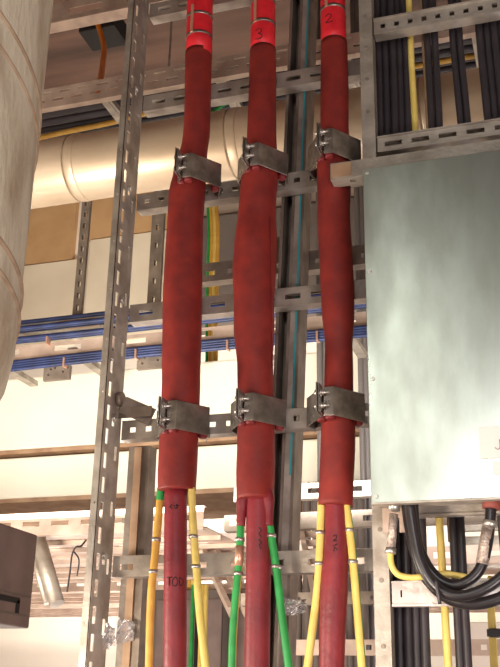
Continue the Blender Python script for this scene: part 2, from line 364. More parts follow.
for bx, byy in ((58, 374.5), (152, 363)):      # perforated brackets under the rail
    q = P(bx, byy, BY+.03); mb = MB()
    mb.plate((q[0]-.06, BY+.03, q[2]-.03), (1, 0, 0), (0, 0, 1), .125, .062, .02, [(.02, .03, .02, .03), (.05, .06, .05, .06), (.09, .1, .03, .04), (.11, .118, .045, .054), (.03, .04, .045, .054)])
    mb.build('bracket', 'galv_dull', root)
blue = [  # (y at x=60, dy, radius, Y)
    (318.5, BY+.03), (324.5, BY-.005), (327, BY+.03), (335, BY-.012), (337.5, BY+.012),
    (357, BY-.016), (359.3, BY-.016), (361.6, BY-.016), (363.9, BY-.016)]
for i, (yy, Yc) in enumerate(blue):
    z = zat(60, yy, Yc); mb = MB()
    sag = -.018 if i >= 5 else 0
    mb.tube([(-4, Yc, z+sag), (-2.2, Yc, z+sag*1.2), (-1.2, Yc, z), (-.5, Yc, z+.004), (.1, Yc, z+.002), (.8, Yc, z), (3, Yc, z)], (.0105, .0115, .010, .012, .010, .0095, .0095, .0095, .0095)[i], 10, 4)
    lab = ('blue cable lying on the top edge of the blue cable tray' if i < 3 else 'blue cable along the middle rail of the blue cable tray' if i < 5 else 'blue cable tied in the lowest bundle against the slotted tray rail')
    grp = 'blue cables on the top edge' if i < 3 else 'blue cables on the middle rail' if i < 5 else 'blue cables of the lowest bundle'
    tag(mb.build('blue_cable', 'blue'), lab, 'cable', grp)
for px, py, yy in ((62, 360, 0), (45, 338, 1), (134, 351.5, 0), (226, 342.5, 0), (316, 333.5, 0)):
    q = P(px, py, BY-.045); mb = MB(); h = .024 if yy == 0 else .02
    mb.box(q[0]-.004, q[0]+.004, BY-.032, BY-.001, q[2]-h, q[2]+h*.7)
    lab = {62: 'pale tie on the lowest blue bundle left of the slotted rail', 45: 'pale tie on the middle blue cables nearest the tank', 134: 'pale tie on the blue bundle just right of the slotted rail', 226: 'pale tie on the blue bundle between first and middle red cables', 316: 'pale tie on the blue bundle beside the third red cable'}[px]
    tag(mb.build('cable_tie', 'copper'), lab, 'cable tie', 'ties on the blue cables')
# grey conduits between middle cable and right post
for px, lab in ((318, 'grey upright conduit immediately right of the tall strut'), (324, 'grey upright conduit partly hidden by the third red cable'), (357, 'grey upright conduit between third red cable and cover box'), (362, 'grey upright conduit showing along the cover box edge'),):
    q = P(px, 220, 1.6); mb = MB(); mb.tube([(q[0], 1.62, 0), (q[0], 1.62, CEIL)], .016, 12, 1)
    tag(mb.build('conduit', 'conduit'), lab, 'conduit', 'upright conduits behind the cables')
# green-yellow wires between first and second red cable
for i, (dx, mt) in enumerate(((0, 'green'), (3.2, 'amber'), (6.4, 'yellow'), (8.8, 'amber'))):
    pts = [P(203+dx, 150, 2.6), P(205+dx, 180, 2.6), P(208+dx*.9, 205, 2.6), P(209+dx, 235, 2.6), P(208+dx, 270, 2.6), P(207+dx, 330, 2.6), P(206+dx, 372, 2.6)]
    pts += [(pts[-1][0], 2.45, 2.9), (pts[-1][0], 2.4, 1.2), (pts[-1][0], 2.4, 0)]
    mb = MB(); mb.tube(pts, .014 if i else .011, 8, 4)
    tag(mb.build('earth_wire', mt), ['green wire hanging behind, leftmost strand between first two red cables', 'amber wire hanging behind, beside the green strand between red cables', 'yellow wire hanging behind, third strand between first two red cables', 'amber wire hanging behind, rightmost strand between first two red cables'][i], 'wire', 'wires hanging behind the first two red cables')

# ================================================================== WHITE DUCTS
DY = 1.7
z3, z2, z1_, z0_ = zat(95, 371, DY), zat(95, 449, DY), zat(95, 452.5, DY), zat(95, 499, DY)
for nm, za, zb2, lab in (('upper', z2, z3, 'upper broad cream-white horizontal duct crossing behind all red cables'), ('lower', z0_, z1_, 'lower narrower cream-white horizontal duct under the broad one')):
    root = thing('air_duct', (-.5, DY+.3, za), lab, 'duct', 'cream horizontal ducts')
    mb = MB(); mb.box(-5.9, 4.1, DY, DY+.6, za+.02, zb2); mb.build('casing', 'cream', root, .012)
    mb = MB(); mb.box(-5.9, 4.1, DY-.004, DY+.6, za, za+.02); mb.build('painted_underside_shade', 'trim_shade', root)  # shade along the duct underside, painted in as a brown strip
    for X in (-3.0, .9, 3.2):
        mb = MB(); mb.box(X-.02, X+.02, DY-.008, DY+.608, za+.021, zb2+.008); mb.build('joint_strip', 'cream', root)

# ================================================================== LOWER TRAYS (seen from below)
zT = 2.2
def low_tray(y0, y1, z, x0, x1, label, h=.07, sl=.05, ribs=True, mat='pinkgalv'):
    root = thing('cable_tray', ((x0+x1)/2, (y0+y1)/2, z), label, 'cable tray', 'perforated trays behind the cables')
    L = x1-x0
    mb = MB(); channel(mb, x0, x1, y0, z, z+h, .025, slots(L, .12, .07, h*.4, h*.62)); mb.build('side_rail', mat, root)
    mb = MB(); channel(mb, x0, x1, y1, z, z+h, .025, slots(L, .12, .07, h*.4, h*.62)); mb.build('side_rail', mat, root)
    hol = []
    W = y1-y0-.03
    for i in range(int(L/.16)):
        for j in range(4): hol.append((.05+i*.16, .11+i*.16, (j+.4)*W/4, (j+.55)*W/4))
    mb = MB(); mb.plate((x0, y0+.027, z+.012), (1, 0, 0), (0, 1, 0), L, W, .004, hol); mb.build('perforated_base', mat, root)
    if ribs:
        for j in range(1, 3):
            y = y0+j*(y1-y0)/3; mb = MB(); mb.box(x0, x1, y, y+.02, z-.006, z+.011); mb.build('rib', mat, root)
    for X in (x0+.4, x1-.4):
        mb = MB(); mb.tube([(X, y1+.045, z), (X, y1+.045, z0_-.0 if False else CEIL)], .007, 8, 1) if y1 > 2.4 else mb.tube([(X, y0+.2, z+.016), (X, y0+.2, z+.1)], .007, 8, 1)
        mb.build('hanger_rod', 'galv_dull', root)
low_tray(.8, 1.35, 2.2, -3.2, -.42, 'perforated tray underside nearest of the trays left of the slotted rail', .085)
low_tray(1.5, 2.1, 2.2, -3.6, -.2, 'perforated tray underside second behind the slotted rail')
low_tray(2.5, 3.1, 2.2, -4.2, 3.2, 'long perforated tray deep behind the red cable tails')
low_tray(3.3, 3.9, 2.2, -4.6, 3.4, 'farthest long perforated tray close to the back wall', .08)
# slotted rails behind the red cable tails
def rail(px, pyt, pyb, Y, x0, x1, label, pit=.13, ln=.07, mat='galv'):
    zt, zb2 = zat(px, pyt, Y), zat(px, pyb, Y)
    root = None; mb = MB(); channel(mb, x0, x1, Y, zb2, zt, .04, slots(x1-x0, pit, ln, (zt-zb2)*.33, (zt-zb2)*.67), lip=.012)
    return tag(mb.build('support_rail', mat), label, 'rail', 'slotted rails behind the red cable tails')
rail(210, 488, 503, .95, -.36, 2.6, 'grey slotted rail directly under the ducts behind the sleeve ends')
rail(210, 516, 532, .85, -.36, 2.4, 'slotted rail second below the ducts behind the earth wires', .16, .06, 'galv_dull')
rail(210, 553, 570, 1.25, -.3, 2.8, 'pinkish slotted rail level with the lowest ladder rung', .2, .09, 'pinkgalv')
rail(210, 594, 606, 1.0, -.34, 2.2, 'slim slotted rail low behind the red cable tails', .15, .05, 'galv_dull')
rail(210, 640, 655, 1.15, -.34, 2.6, 'lowest pinkish rail crossing behind the red cable tails', .4, .02, 'pinkgalv')
# inclined perforated ladders
def incl(p0, p1, Y0, Y1, wpx, label, n=6):
    a = P(*p0, Y0); b = P(*p1, Y1)
    root = thing('inclined_cable_ladder', (*b,), label, 'cable ladder', 'inclined ladders behind the cables')
    off = np.array([wpx, 0, 0])
    for o_ in (0, 1):
        mb = MB(); mb.beam(a+off*o_, b+off*o_, (1, 0, 0), .018, .04); mb.build('side_rail', 'pinkgalv', root)
    for k in range(n):
        t = (k+.5)/n; c = a+(b-a)*t; mb = MB(); mb.beam(c, c+off, (0, 0, 1), .02, .02); mb.build('rung', 'pinkgalv', root)
incl((199, 537), (212, 572), 1.5, 1.15, .055, 'pale slanting ladder piece between first and middle red cables', 3)
incl((212, 572), (231, 612), 1.6, 1.2, .06, 'lower pale slanting ladder piece right of first red cable', 3)
incl((300, 522), (316, 604), .95, .75, .075, 'pale slanting perforated ladder beside the third red cable', 9)
# dark upright cables behind third cable
for i, px in enumerate((300, 309, 318, 328, 341, 351, 358, 364)):
    q = P(px, 580, 1.55); mb = MB(); mb.tube([(q[0], 1.52, 0), (q[0], 1.52, z0_-.05), (q[0], 1.55, z0_-.02)], .017, 10, 1)
    tag(mb.build('grey_cable', 'cabinet'), 'grey upright cable seen low between tall strut and right post', 'cable', 'grey upright cables below the ducts')
for i, (px, mt) in enumerate(((190, 'green'), (195, 'dark'), (199, 'yellow'), (203, 'yellow'))):
    q = P(px, 640, 1.9); mb = MB(); mb.tube([(q[0], 1.92, 0), (q[0], 1.92, 1.2), (q[0], 1.92, 2.15)], .011, 8, 1)
    tag(mb.build('striped_wire', mt), ['green upright wire low behind the first red cable tail', 'black upright wire low behind the first red cable tail', 'yellow upright wire low behind, next to the black strand', 'yellow upright wire low behind, farthest from first red cable tail'][i], 'wire', 'upright wires low behind the first red cable')
x0, x1 = P(152, 640, 2.3)[0], P(385, 640, 2.3)[0]; zc = P(250, 588, 2.3)[2]
root = thing('floor_cabinet', ((x0+x1)/2, 2.36, 0), 'grey cabinet standing low in the background behind the red cable tails', 'cabinet')
mb = MB(); mb.box(x0, x1, 2.3, 2.44, 0, zc); mb.build('body', 'cabinet', root, .006)
for k in range(3):
    xa = x0+.02+k*(x1-x0)/3; mb = MB(); mb.box(xa, xa+(x1-x0)/3-.04, 2.288, 2.3, .1, zc-.05); dd = mb.build('door', 'greybox', root, .004)
# leaning tube, thin loop wire lower left
mb = MB(); mb.tube([P(36, 530, .88), P(57, 604, .84)], .028, 14, 1); mb.tube([P(28, 537, .9), P(47, 604, .88)], .013, 10, 1)
tag(mb.build('leaning_tube', 'galv'), 'pair of short silver tubes leaning beside the grey junction box', 'tube')
mb = MB(); mb.tube([P(67, 592, .76), P(70, 572, .76), P(72, 555, .76), P(76, 547, .76), P(81, 546, .78), P(86, 540, .83)], .0035, 6, 4); mb.tube([P(77, 576, .76), P(79, 560, .76), P(74, 552, .76)], .003, 6, 4)
tag(mb.build('loose_wire', 'black'), 'thin black looped wire hanging under the lower left trays', 'wire')
# ladder trays right lower background (behind black cables)
for i, (pt, pb) in enumerate(((520, 530), (536, 548), (556, 568), (578, 588))):
    rail(480, pt, pb, 1.6+.12*i, .35, 2.9, ['topmost pale slat behind the black looped cables', 'second pale slat behind the black looped cables', 'third pale slat behind the black looped cables', 'bottom pale slat behind the black looped cables'][i], .5, .0, 'galv')
# white panel low right
q0 = P(470, 660, 2.2); q1 = P(505, 622, 2.2)
mb = MB(); mb.box(P(463, 640, 2.2)[0], q1[0]+.9, 2.2, 2.26, .3, P(480, 622, 2.2)[2]); tag(mb.build('white_panel', 'white', None, .005), 'white panel standing low right behind the cable loops', 'panel')

# ================================================================== LEFT CABLE LADDER (the one the red cables are clamped to)
LW = -.385; RF = -.106
rz = [1.965-.375*2, 1.965-.375, 1.962, 2.342, 2.70, 3.072, 3.432, 3.80, 4.17]
root = thing('cable_ladder', (0, -.04, 0), 'tall galvanised cable ladder with slotted left rail holding the red cables', 'cable ladder')
H = 4.6
mb = MB()
hol = []
z = .04
while z < H-.1:
    hol.append((.016, .034, z, z+.043)); z += .068
z = .08
while z < H-.1:
    hol.append((.078, .092, z, z+.04)); z += .155
zz = [(.05, .066, r+.0, r+.016) for r in rz]
mb.plate((LW, RF, 0), (0, 1, 0), (0, 0, 1), .11, H, .003, hol+zz)
mb.plate((LW-.019, RF+.003, 0), (1, 0, 0), (0, 0, 1), .0225, H, .003, [(.009, .013, z, z+.005) for z in np.arange(.1, H-.1, .155)])
mb.box(LW-.019, LW, .001, .004, 0, H)
mb.build('side_rail', 'galv', root)
mb = MB(); mb.plate((.345, -.03, 0), (0, 1, 0), (0, 0, 1), .09, H, .003); mb.box(.345, .36, -.033, -.03, 0, H); mb.build('side_rail', 'galv', root)
for k, r in enumerate(rz):
    mb = MB(); x0, x1 = LW+.006, .342; L = x1-x0
    hs = [(h[0], h[1], .020, .036) for h in (slots(L, .075, .045, 0, 1, .03) if k in (4, 6, 7, 8) else slots(L, .048, .018, 0, 1, .025))]
    if k in (2, 1, 0): hs = [(h[0], h[1], .018, .034) for h in slots(L, .105, .04, 0, 1, .02)]
    channel(mb, x0, x1, .004, r-.026, r+.030, .04, hs, lip=.01)
    rg = mb.build('rung', 'galv', root)
# bolts, brackets on the left rail
for r in rz[2:7]:
    mb = MB(); mb.bolt((LW+.004, -.048, r+.008+.016), (1, 0, 0), .009, .006); mb.build('bolt', 'bolt', root)
mb = MB(); mb.plate((LW+.006, -.02, 2.372), (1, 0, 0), (0, 0, 1), .1, .03, .004); mb.beam((LW+.02, -.03, 2.41), (LW+.1, 0, 2.375), (0, 0, 1), .05, .006)
mb.tube([(LW+.005, -.03, 2.425), (LW+.02, -.03, 2.425)], .021, 16, 1); mb.build('corner_bracket', 'galv_dull', root)
# film scraps stuck on rail
def scrap(c, w_, h_, seed, nm):
    rnd = random.Random(seed); V = []; F = []; n = 6
    for k in (0, 1):
        for i in range(n):
            for j in range(n): V.append((c[0]+(i/(n-1)-.5)*w_+rnd.uniform(-.003, .003), c[1]-rnd.uniform(.002, .016)-k*.0012, c[2]+(j/(n-1)-.5)*h_*(1-.4*i/(n-1))+rnd.uniform(-.004, .004)))
    for k in (0, 1):
        for i in range(n-1):
            for j in range(n-1):
                b = k*n*n+i*n+j; F.append((b, b+1, b+n+1, b+n) if k else (b, b+n, b+n+1, b+1))
    mb = MB(); mb.add(V, F); return mb
q = PX(104, 637, LW); tag(scrap((LW+.02, q[1], q[2]), .03, .07, 3, 0).build('plastic_film', 'film'), 'scrap of clear film stuck to slotted left rail low down', 'film')
q = P(127, 632, .03); tag(scrap((q[0], .03, q[2]), .05, .07, 5, 0).build('plastic_film', 'film'), 'crumpled clear film around the short strut beside the left rail', 'film')
q = P(290, 607, .02); tag(scrap((q[0]+.01, .02, q[2]), .07, .05, 9, 0).build('plastic_film', 'film'), 'crumpled clear film wrapped on the tall strut near the bottom', 'film')

# ================================================================== STRUTS behind the ladder
SY = .054
root = thing('strut_post', (.1, SY+.03, 0), 'tall upright steel strut with cyan film strip behind the middle cable', 'strut')
lean = .035
def lean_box(mb, x0, x1, y0, y1, z0, z1):
    f = lambda z: (z-3.0)*lean
    mb.hexa([(x0+f(z0), y0, z0), (x1+f(z0), y0, z0), (x1+f(z0), y1, z0), (x0+f(z0), y1, z0), (x0+f(z1), y0, z1), (x1+f(z1), y0, z1), (x1+f(z1), y1, z1), (x0+f(z1), y1, z1)])
xs = [P(287, 200, SY)[0]-.012, P(297, 200, SY)[0]-.012, P(301.5, 200, SY)[0], P(309, 200, SY)[0]]
xs = [.072, .077, .106, .143]
mb = MB(); lean_box(mb, xs[0], xs[1], SY, SY+.08, 0, CEIL); lean_box(mb, xs[1], xs[2], SY+.075, SY+.08, 0, CEIL); lean_box(mb, xs[1], xs[1]+.004, SY, SY+.003, 0, CEIL)
lean_box(mb, xs[2], xs[3], SY, SY+.08, 0, CEIL); mb.build('channel', 'galv_dull', root)
mb = MB(); lean_box(mb, xs[2]+.010, xs[3]-.008, SY-.004, SY-.001, 0, CEIL); mb.build('ridge', 'galv', root)
mb = MB(); lean_box(mb, xs[2]+.025, xs[2]+.030, SY-.0065, SY-.004, 2.2, CEIL-.2); mb.build('film_strip', 'cyan', root)
# short strut low beside the left rail
x0, x1 = P(124.5, 520, .06)[0], P(146, 520, .06)[0]
root = thing('strut_post', ((x0+x1)/2, .08, 0), 'short brownish upright strut just right of the slotted rail', 'strut')
mb = MB(); mb.box(x0, x1, .06, .064, 0, 2.31); mb.box(x0, x0+.004, .064, .11, 0, 2.31); mb.box(x1-.004, x1, .064, .11, 0, 2.31); mb.build('channel', 'galv_dull', root)
mb = MB(); mb.box(x0+.022, x1-.022, .052, .06, 0, 2.305); mb.build('ridge', 'trim_shade', root)
# bracket bar behind ladder, y ~ 262
zb1, zt1 = zat(300, 271, .15), zat(300, 252, .15)
xL = P(170, 275, .15)[0]
root = thing('support_rail', ((xL+.6)/2, .15, zb1), 'brownish bolted bar behind the red cables above the fifth rung', 'rail')
mb = MB(); channel(mb, xL, .9, .15, zb1, zt1, .04, slots(.9-xL, .07, .03, .02, .035, .05)); mb.build('channel', 'galv_dull', root)
for px in (287, 304):
    q = P(px, 261, .15); mb = MB(); mb.bolt((q[0], .149, q[2]), (0, -1, 0), .009, .008); mb.build('bolt', 'bolt', root)
q = P(286, 246, .14); mb = MB(); mb.plate((q[0]-.03, .148, zt1-.02), (1, 0, 0), (0, 0, 1), .05, .075, .006); mb.bolt((q[0]-.004, .141, q[2]), (0, -1, 0), .008, .006); mb.build('tab', 'galv_dull', root)

# ================================================================== RED CABLES
CY = -.062
def cable_pts(rows):
    out = []
    for (y, xl, xr) in rows:
        c = P((xl+xr)/2, y, CY); out.append((c, .5*(xr-xl)*depth(c)/FPX))
    return out
def lumps(seed, amp):
    rnd = random.Random(seed); ks = [(rnd.uniform(4, 26), rnd.randint(1, 4), rnd.uniform(0, 6.28), rnd.uniform(.4, 1)) for _ in range(7)]
    return lambda t, a: 1+amp*sum(w_*math.sin(k*t*2+n*a+ph) for k, n, ph, w_ in ks)/3
def on_surface(c, r, ang, ztop):          # point on a cable surface; ang 0 faces the camera, positive to the right
    d = nrm([CAM[0]-c[0], CAM[1]-c[1], 0]); rt = np.array([-d[1], d[0], 0])
    v = d*math.cos(ang)+rt*math.sin(ang); return np.array([c[0], c[1], ztop])+v*r
def interp(pr, z):
    zs = [p[0][2] for p in pr][::-1]
    x = np.interp(z, zs, [p[0][0] for p in pr][::-1]); y = np.interp(z, zs, [p[0][1] for p in pr][::-1]); r = np.interp(z, zs, [p[1] for p in pr][::-1])
    return (x, y), r
def strokes(pr, xpx, ypx, sz, lines, root, name):
    """hand-written strokes laid on the cable surface; lines in units of sz (x right, y up)"""
    mb = MB(); q = P(xpx, ypx, CY); (cx, cy), r = interp(pr, q[2])
    d = nrm([CAM[0]-cx, CAM[1]-cy, 0]); rt = np.array([-d[1], d[0], 0])
    off = float(np.dot(np.array([q[0]-cx, q[1]-cy, 0]), rt)); a0 = math.asin(max(-.85, min(.85, off/r)))
    for ln in lines:
        pts = []
        for (u, v) in ln:
            z = q[2]+v*sz; (c1, c2), r1 = interp(pr, z); pts.append(on_surface((c1, c2), r1+.0006, a0+u*sz/r, z))
        mb.tube(pts, .0013, 5, 3)
    return mb.build(name, 'ink', root)

CABLES = [
 dict(top=[(-60, 189.5, 214.5), (0, 187, 213), (56, 186, 212)], slv=[(53, 185.5, 212), (88, 184.5, 211.2), (115, 184, 210.5), (132, 183.2, 209.8), (146, 181.5, 208), (160, 178, 207), (185, 171, 206), (198, 168.4, 205.2), (220, 167, 204), (288, 162.8, 202), (340, 162.3, 201), (376, 161.8, 200), (395, 161.5, 200), (437, 159.7, 198.4), (470, 158, 197.5), (491, 158, 196.2)],
      core=[(486, 164.5, 187.5), (560, 163.8, 187), (667, 162.8, 186.5), (760, 162, 186)], lab='first red power cable from the left, beside the slotted rail'),
 dict(top=[(-60, 251.5, 276), (0, 251, 275.5), (53, 250.4, 275.4)], slv=[(50, 250, 275.8), (88, 248.8, 276.2), (136, 247, 276.2), (160, 244, 277.5), (176, 241, 278.5), (200, 239, 276.8), (220, 237.8, 275.8), (245, 233.8, 277), (270, 232.8, 276), (300, 233.2, 275), (332, 233.6, 274.2), (360, 236.5, 273.2), (389, 238, 273.4), (437, 237, 275), (470, 236.3, 274.5), (500, 236, 274)],
      core=[(490, 246, 271), (560, 246, 271), (610, 245, 270.5), (667, 243.8, 269.8), (760, 243, 269)], lab='middle red power cable with green earth wires at its lower end'),
 dict(top=[(-60, 320, 344), (0, 320.5, 345), (46, 321, 346.6)], slv=[(43, 320.8, 347.2), (88, 320.4, 348.6), (128, 320.4, 348.6), (150, 319, 350), (165, 317, 351), (200, 317.2, 350.4), (220, 317.6, 350.4), (288, 320.6, 354), (318, 322.5, 354.5), (345, 325, 352.6), (385, 324, 353.2), (429, 321, 354.8), (470, 319.5, 354.2), (506, 318.2, 353.2)],
      core=[(498, 325, 347), (545, 324, 348.5), (590, 320, 348), (630, 319, 346), (667, 318.8, 344.6), (760, 318, 343)], lab='third red power cable next to the galvanised cover box'),
]
CP = []
for i, c in enumerate(CABLES):
    tp, sl, co = cable_pts(c['top']), cable_pts(c['slv']), cable_pts(c['core']); CP.append((tp, sl, co))
    base = co[-1][0]
    root = thing('power_cable', (base[0], base[1], 0), c['lab'], 'cable', 'red power cables')
    mb = MB(); p0 = tp[0][0]
    mb.tube([(p0[0], p0[1]+.0, CEIL-.02), (p0[0], p0[1], 4.6)]+[p[0] for p in tp], [tp[0][1]]*2+[p[1] for p in tp], 24, 3); mb.build('outer_jacket', 'red', root)
    mb = MB(); mb.tube([p[0] for p in sl], [p[1] for p in sl], 28, 6, bumpf=lumps(11+i, .028)); mb.build('shrink_sleeve', 'sleeve', root)
    mb = MB(); mb.tube([p[0] for p in sl][-2:]+[], [sl[-1][1]*1.0]*2, 4, 1) if False else None
    mb = MB(); b = co[-1][0]
    mb.tube([p[0] for p in co]+[(b[0], b[1], .8), (b[0], b[1], .01)], [p[1] for p in co]+[co[-1][1]]*2, 22, 4, bumpf=lumps(31+i, .008)); mb.build('inner_core', 'core', root)
    # steel bands and strap near the top
    spec = [([20, 39], 192.6, 14, 41), ([5, 27], 255.6, 2, 30), ([12.6, -12], 327, -14, 15)][i]
    for y in spec[0]:
        z = P((c['top'][1][1]+c['top'][1][2])/2, y, CY)[2]; (cx, cy), r = interp(tp, z)
        mb = MB(); mb.tube([(cx, cy, z-.005), (cx, cy, z+.005)], r+.0022, 28, 1); mb.build('steel_band', 'clamp', root)
    za, zb2 = P(spec[1], spec[2], CY)[2], P(spec[1], spec[3], CY)[2]
    (cx, cy), r = interp(tp, (za+zb2)/2); q = P(spec[1], 20, CY)
    d = nrm([CAM[0]-cx, CAM[1]-cy, 0]); rt = np.array([-d[1], d[0], 0]); an = math.asin(max(-.9, min(.9, float(np.dot(np.array([q[0]-cx, q[1]-cy, 0]), rt))/r)))
    mb = MB(); mb.beam(on_surface((cx, cy), r+.003, an, za), on_surface((cx, cy), r+.003, an, zb2), rt*math.cos(an)-d*math.sin(an), .009, .004); mb.build('label_strip', 'copper', root)
tp = [c[0] for c in CP]
ROOTS = [o for o in COL.objects if o.name.startswith('power_cable')]
strokes(CP[0][0], 197, 6, .03, [[(-.15, .25), (.05, .55), (.05, -.5)]], ROOTS[0], 'handwritten_digit')
strokes(CP[1][0], 258.5, 42, .036, [[(-.3, .4), (0, .5), (.25, .35), (.2, .12), (-.05, .02), (.25, -.12), (.3, -.35), (.05, -.55), (-.3, -.45)]], ROOTS[1], 'handwritten_digit')
strokes(CP[2][0], 329, 26.5, .030, [[(-.35, .3), (-.1, .5), (.2, .4), (.25, .15), (0, -.15), (-.35, -.45), (0, -.5), (.4, -.42)]], ROOTS[2], 'handwritten_digit')
strokes(CP[0][2], 175, 583, .024, [[(-.95, .45), (-.35, .45)], [(-.65, .45), (-.65, -.45)], [(0, .45), (-.3, .1), (-.2, -.4), (.1, -.42), (.3, 0), (.1, .42), (0, .45)], [(.5, .45), (.5, -.4), (.85, -.2), (.9, .2), (.5, .45)]], ROOTS[0], 'handwriting')
strokes(CP[0][2], 174, 509, .02, [[(-.3, .3), (-.6, 0), (-.3, -.3)], [(0, .2), (.1, -.2), (.4, -.1), (.4, .3), (.2, .1), (.7, .2)]], ROOTS[0], 'handwriting')
strokes(CP[1][2], 260, 540, .03, [[(-.1, .9), (.1, .6), (-.1, .4), (.1, .1)], [(-.15, -.1), (.1, -.4), (-.1, -.6), (.1, -.9)]], ROOTS[1], 'handwriting')
strokes(CP[2][2], 335, 546, .026, [[(-.2, .7), (.1, .85), (.1, .5), (-.2, .3), (.2, .3)], [(-.2, -.2), (.2, .0)], [(-.1, -.7), (0, -.3), (.25, -.6)]], ROOTS[2], 'handwriting')
mb = MB(); pl_ = []
for k in range(14):
    y = 222+k*11.3; q = P(269.5+.18*k, y, CY); (cx, cy), r = interp(CP[1][1], q[2])
    d = nrm([CAM[0]-cx, CAM[1]-cy, 0]); rt = np.array([-d[1], d[0], 0]); off = float(np.dot(np.array([q[0]-cx, q[1]-cy, 0]), rt))
    pl_.append(on_surface((cx, cy), r+.0012, math.asin(min(.9, off/r)), q[2]))
mb.tube(pl_, .0012, 6, 3); mb.build('sleeve_seam', 'liner', ROOTS[1])
# rubber finger boots at the lower end of the middle cable
for dx, x2 in ((-1, 240.8), (1, 268.6)):
    mb = MB(); mb.tube([P(250 if dx < 0 else 263, 488, CY), P(243 if dx < 0 else 268, 498, CY-.012), P(241.5 if dx < 0 else 268.5, 512, CY-.012), P(x2, 526, CY-.012)], [.020, .017, .0125, .0115], 14, 4)
    mb.build('finger_boot', 'core', ROOTS[1])

# ================================================================== CLAMPS
PLAN = [(-.086, .003), (-.092, -.058), (-.034, -.139), (-.026, -.143), (0, -.143), (.063, -.057), (.036, .003)]
def clamp(px, py, pyb, cab, lab):
    ztop, zbot = P(px, py, -.143)[2], P(px, pyb, -.143)[2]
    X = P(px, (py+pyb)/2, -.143)[0]
    off = X                                   # the corner is the origin of the plan
    root = thing('cable_clamp', (off, -.05, zbot), lab, 'clamp', 'steel clamps holding the red cables')
    out = [(x+off, y) for x, y in PLAN]
    def wall(mb, pts, z0, z1, t=.0035):
        # outward-offset open strip
        p = [np.array(q, float) for q in pts]; nrmls = []
        for i in range(len(p)-1):
            d = p[i+1]-p[i]; d /= np.linalg.norm(d); nrmls.append(np.array([d[1], -d[0]]))
        inn = []
        for i in range(len(p)):
            n = nrmls[0] if i == 0 else nrmls[-1] if i == len(p)-1 else (nrmls[i-1]+nrmls[i])/np.linalg.norm(nrmls[i-1]+nrmls[i])
            inn.append(p[i]-n*t)
        for i in range(len(p)-1):
            a, b, c_, d_ = p[i], p[i+1], inn[i+1], inn[i]
            z0a, z0b = z0[i], z0[i+1]
            mb.hexa([(*a, z0a), (*b, z0b), (*c_, z0b), (*d_, z0a), (*a, z1[i]), (*b, z1[i+1]), (*c_, z1[i+1]), (*d_, z1[i])])
    mb = MB(); wall(mb, out[:3], [zbot]*3, [ztop]*3); mb.build('left_plate', 'clamp', root)
    mb = MB(); wall(mb, out[3:], [zbot]*4, [ztop]*4); mb.build('body', 'clamp', root, .001)
    fx = out[2][0]                             # bolted flange pair, standing forward
    mb = MB(); mb.box(fx-.004, fx-.0005, -.178, -.128, zbot+.002, ztop+.004); mb.build('flange', 'clamp', root, .001)
    mb = MB(); mb.box(fx+.0015, fx+.005, -.176, -.141, zbot+.004, ztop+.002); mb.build('flange', 'clamp', root, .001)
    for z in (zbot+.022, ztop-.02):
        mb = MB(); mb.bolt((fx+.005, -.160, z), (1, 0, 0), .0075, .007); mb.bolt((fx-.004, -.160, z), (-1, 0, 0), .0075, .006); mb.tube([(fx-.012, -.160, z), (fx+.026, -.160, z)], .0035, 8, 1); mb.build('bolt', 'bolt', root)
    for (x, y, r) in ((-.040, -.108, .0125), (-.014, -.122, .013), (.042, -.048, .0125)):   # red rubber liner rolls between cable and steel
        mb = MB(); mb.tube([(x+off, y, zbot-.005), (x+off, y, zbot-.001), (x+off, y, ztop-.006)], [r*.75, r, r], 14, 1); mb.build('rubber_liner', 'liner', root)
    for q in (out[0], out[-1]):
        mb = MB(); mb.box(q[0]-.012, q[0]+.008, -.002, .003, zbot+.01, zbot+.035); mb.build('foot', 'clamp', root)
    return root
clamp(191, 152.5, 176, 0, 'upper steel clamp on the first red cable')
clamp(258.8, 142, 164, 1, 'upper steel clamp on the middle red cable')
clamp(332.6, 127.6, 152, 2, 'upper steel clamp on the third red cable')
clamp(176, 400, 428.5, 0, 'lower steel clamp on the first red cable')
clamp(253.6, 392.4, 420, 1, 'lower steel clamp on the middle red cable')
clamp(333.6, 386, 415, 2, 'lower steel clamp on the third red cable')

# ================================================================== EARTH WIRES of the red cables
def earth(pts, lab, mats, mifun, crimps, r=.0102, tape=None):
    pw = [P(x, y, CY-.006) for x, y in pts]; b = pw[-1]
    root = thing('earth_wire', (b[0], b[1], 0), lab, 'wire', 'earth wires below the red cables')
    pw += [(b[0]+(b[0]-pw[-2][0])*.3, b[1], 1.3), (b[0], b[1]+.0, .01)]
    mb = MB(); mb.tube(pw, r, 16, 5, mifun=mifun); mb.build('sheath', mats, root)
    for (x, y) in crimps:
        q = P(x, y, CY-.006); q2 = P(x-.2, y+3.5, CY-.006); mb = MB(); mb.tube([q, q2], r*1.22, 14, 1); mb.tube([q+np.array([.004, -.012, -.004]), q2+np.array([.004, -.012, .004])], .004, 8, 1); mb.build('crimp', 'bolt', root)
    if tape:
        mb = MB(); mb.tube([P(*tape[0], CY-.006), P(*tape[1], CY-.006)], r*1.1, 14, 1); mb.build('tape_wrap', 'copper', root)
side = lambda lo, hi: (lambda t, s_: 1 if lo <= s_ < hi else 0)
earth([(161, 488), (159.5, 505), (157, 535), (154, 565), (151.5, 590), (150, 625), (149, 667), (148, 720)], 'amber earth wire left of the first red cable tail, green at top', ['amber', 'green'], lambda t, s_: 1 if t < .085 else 0, [(156.5, 538), (153.3, 570)])
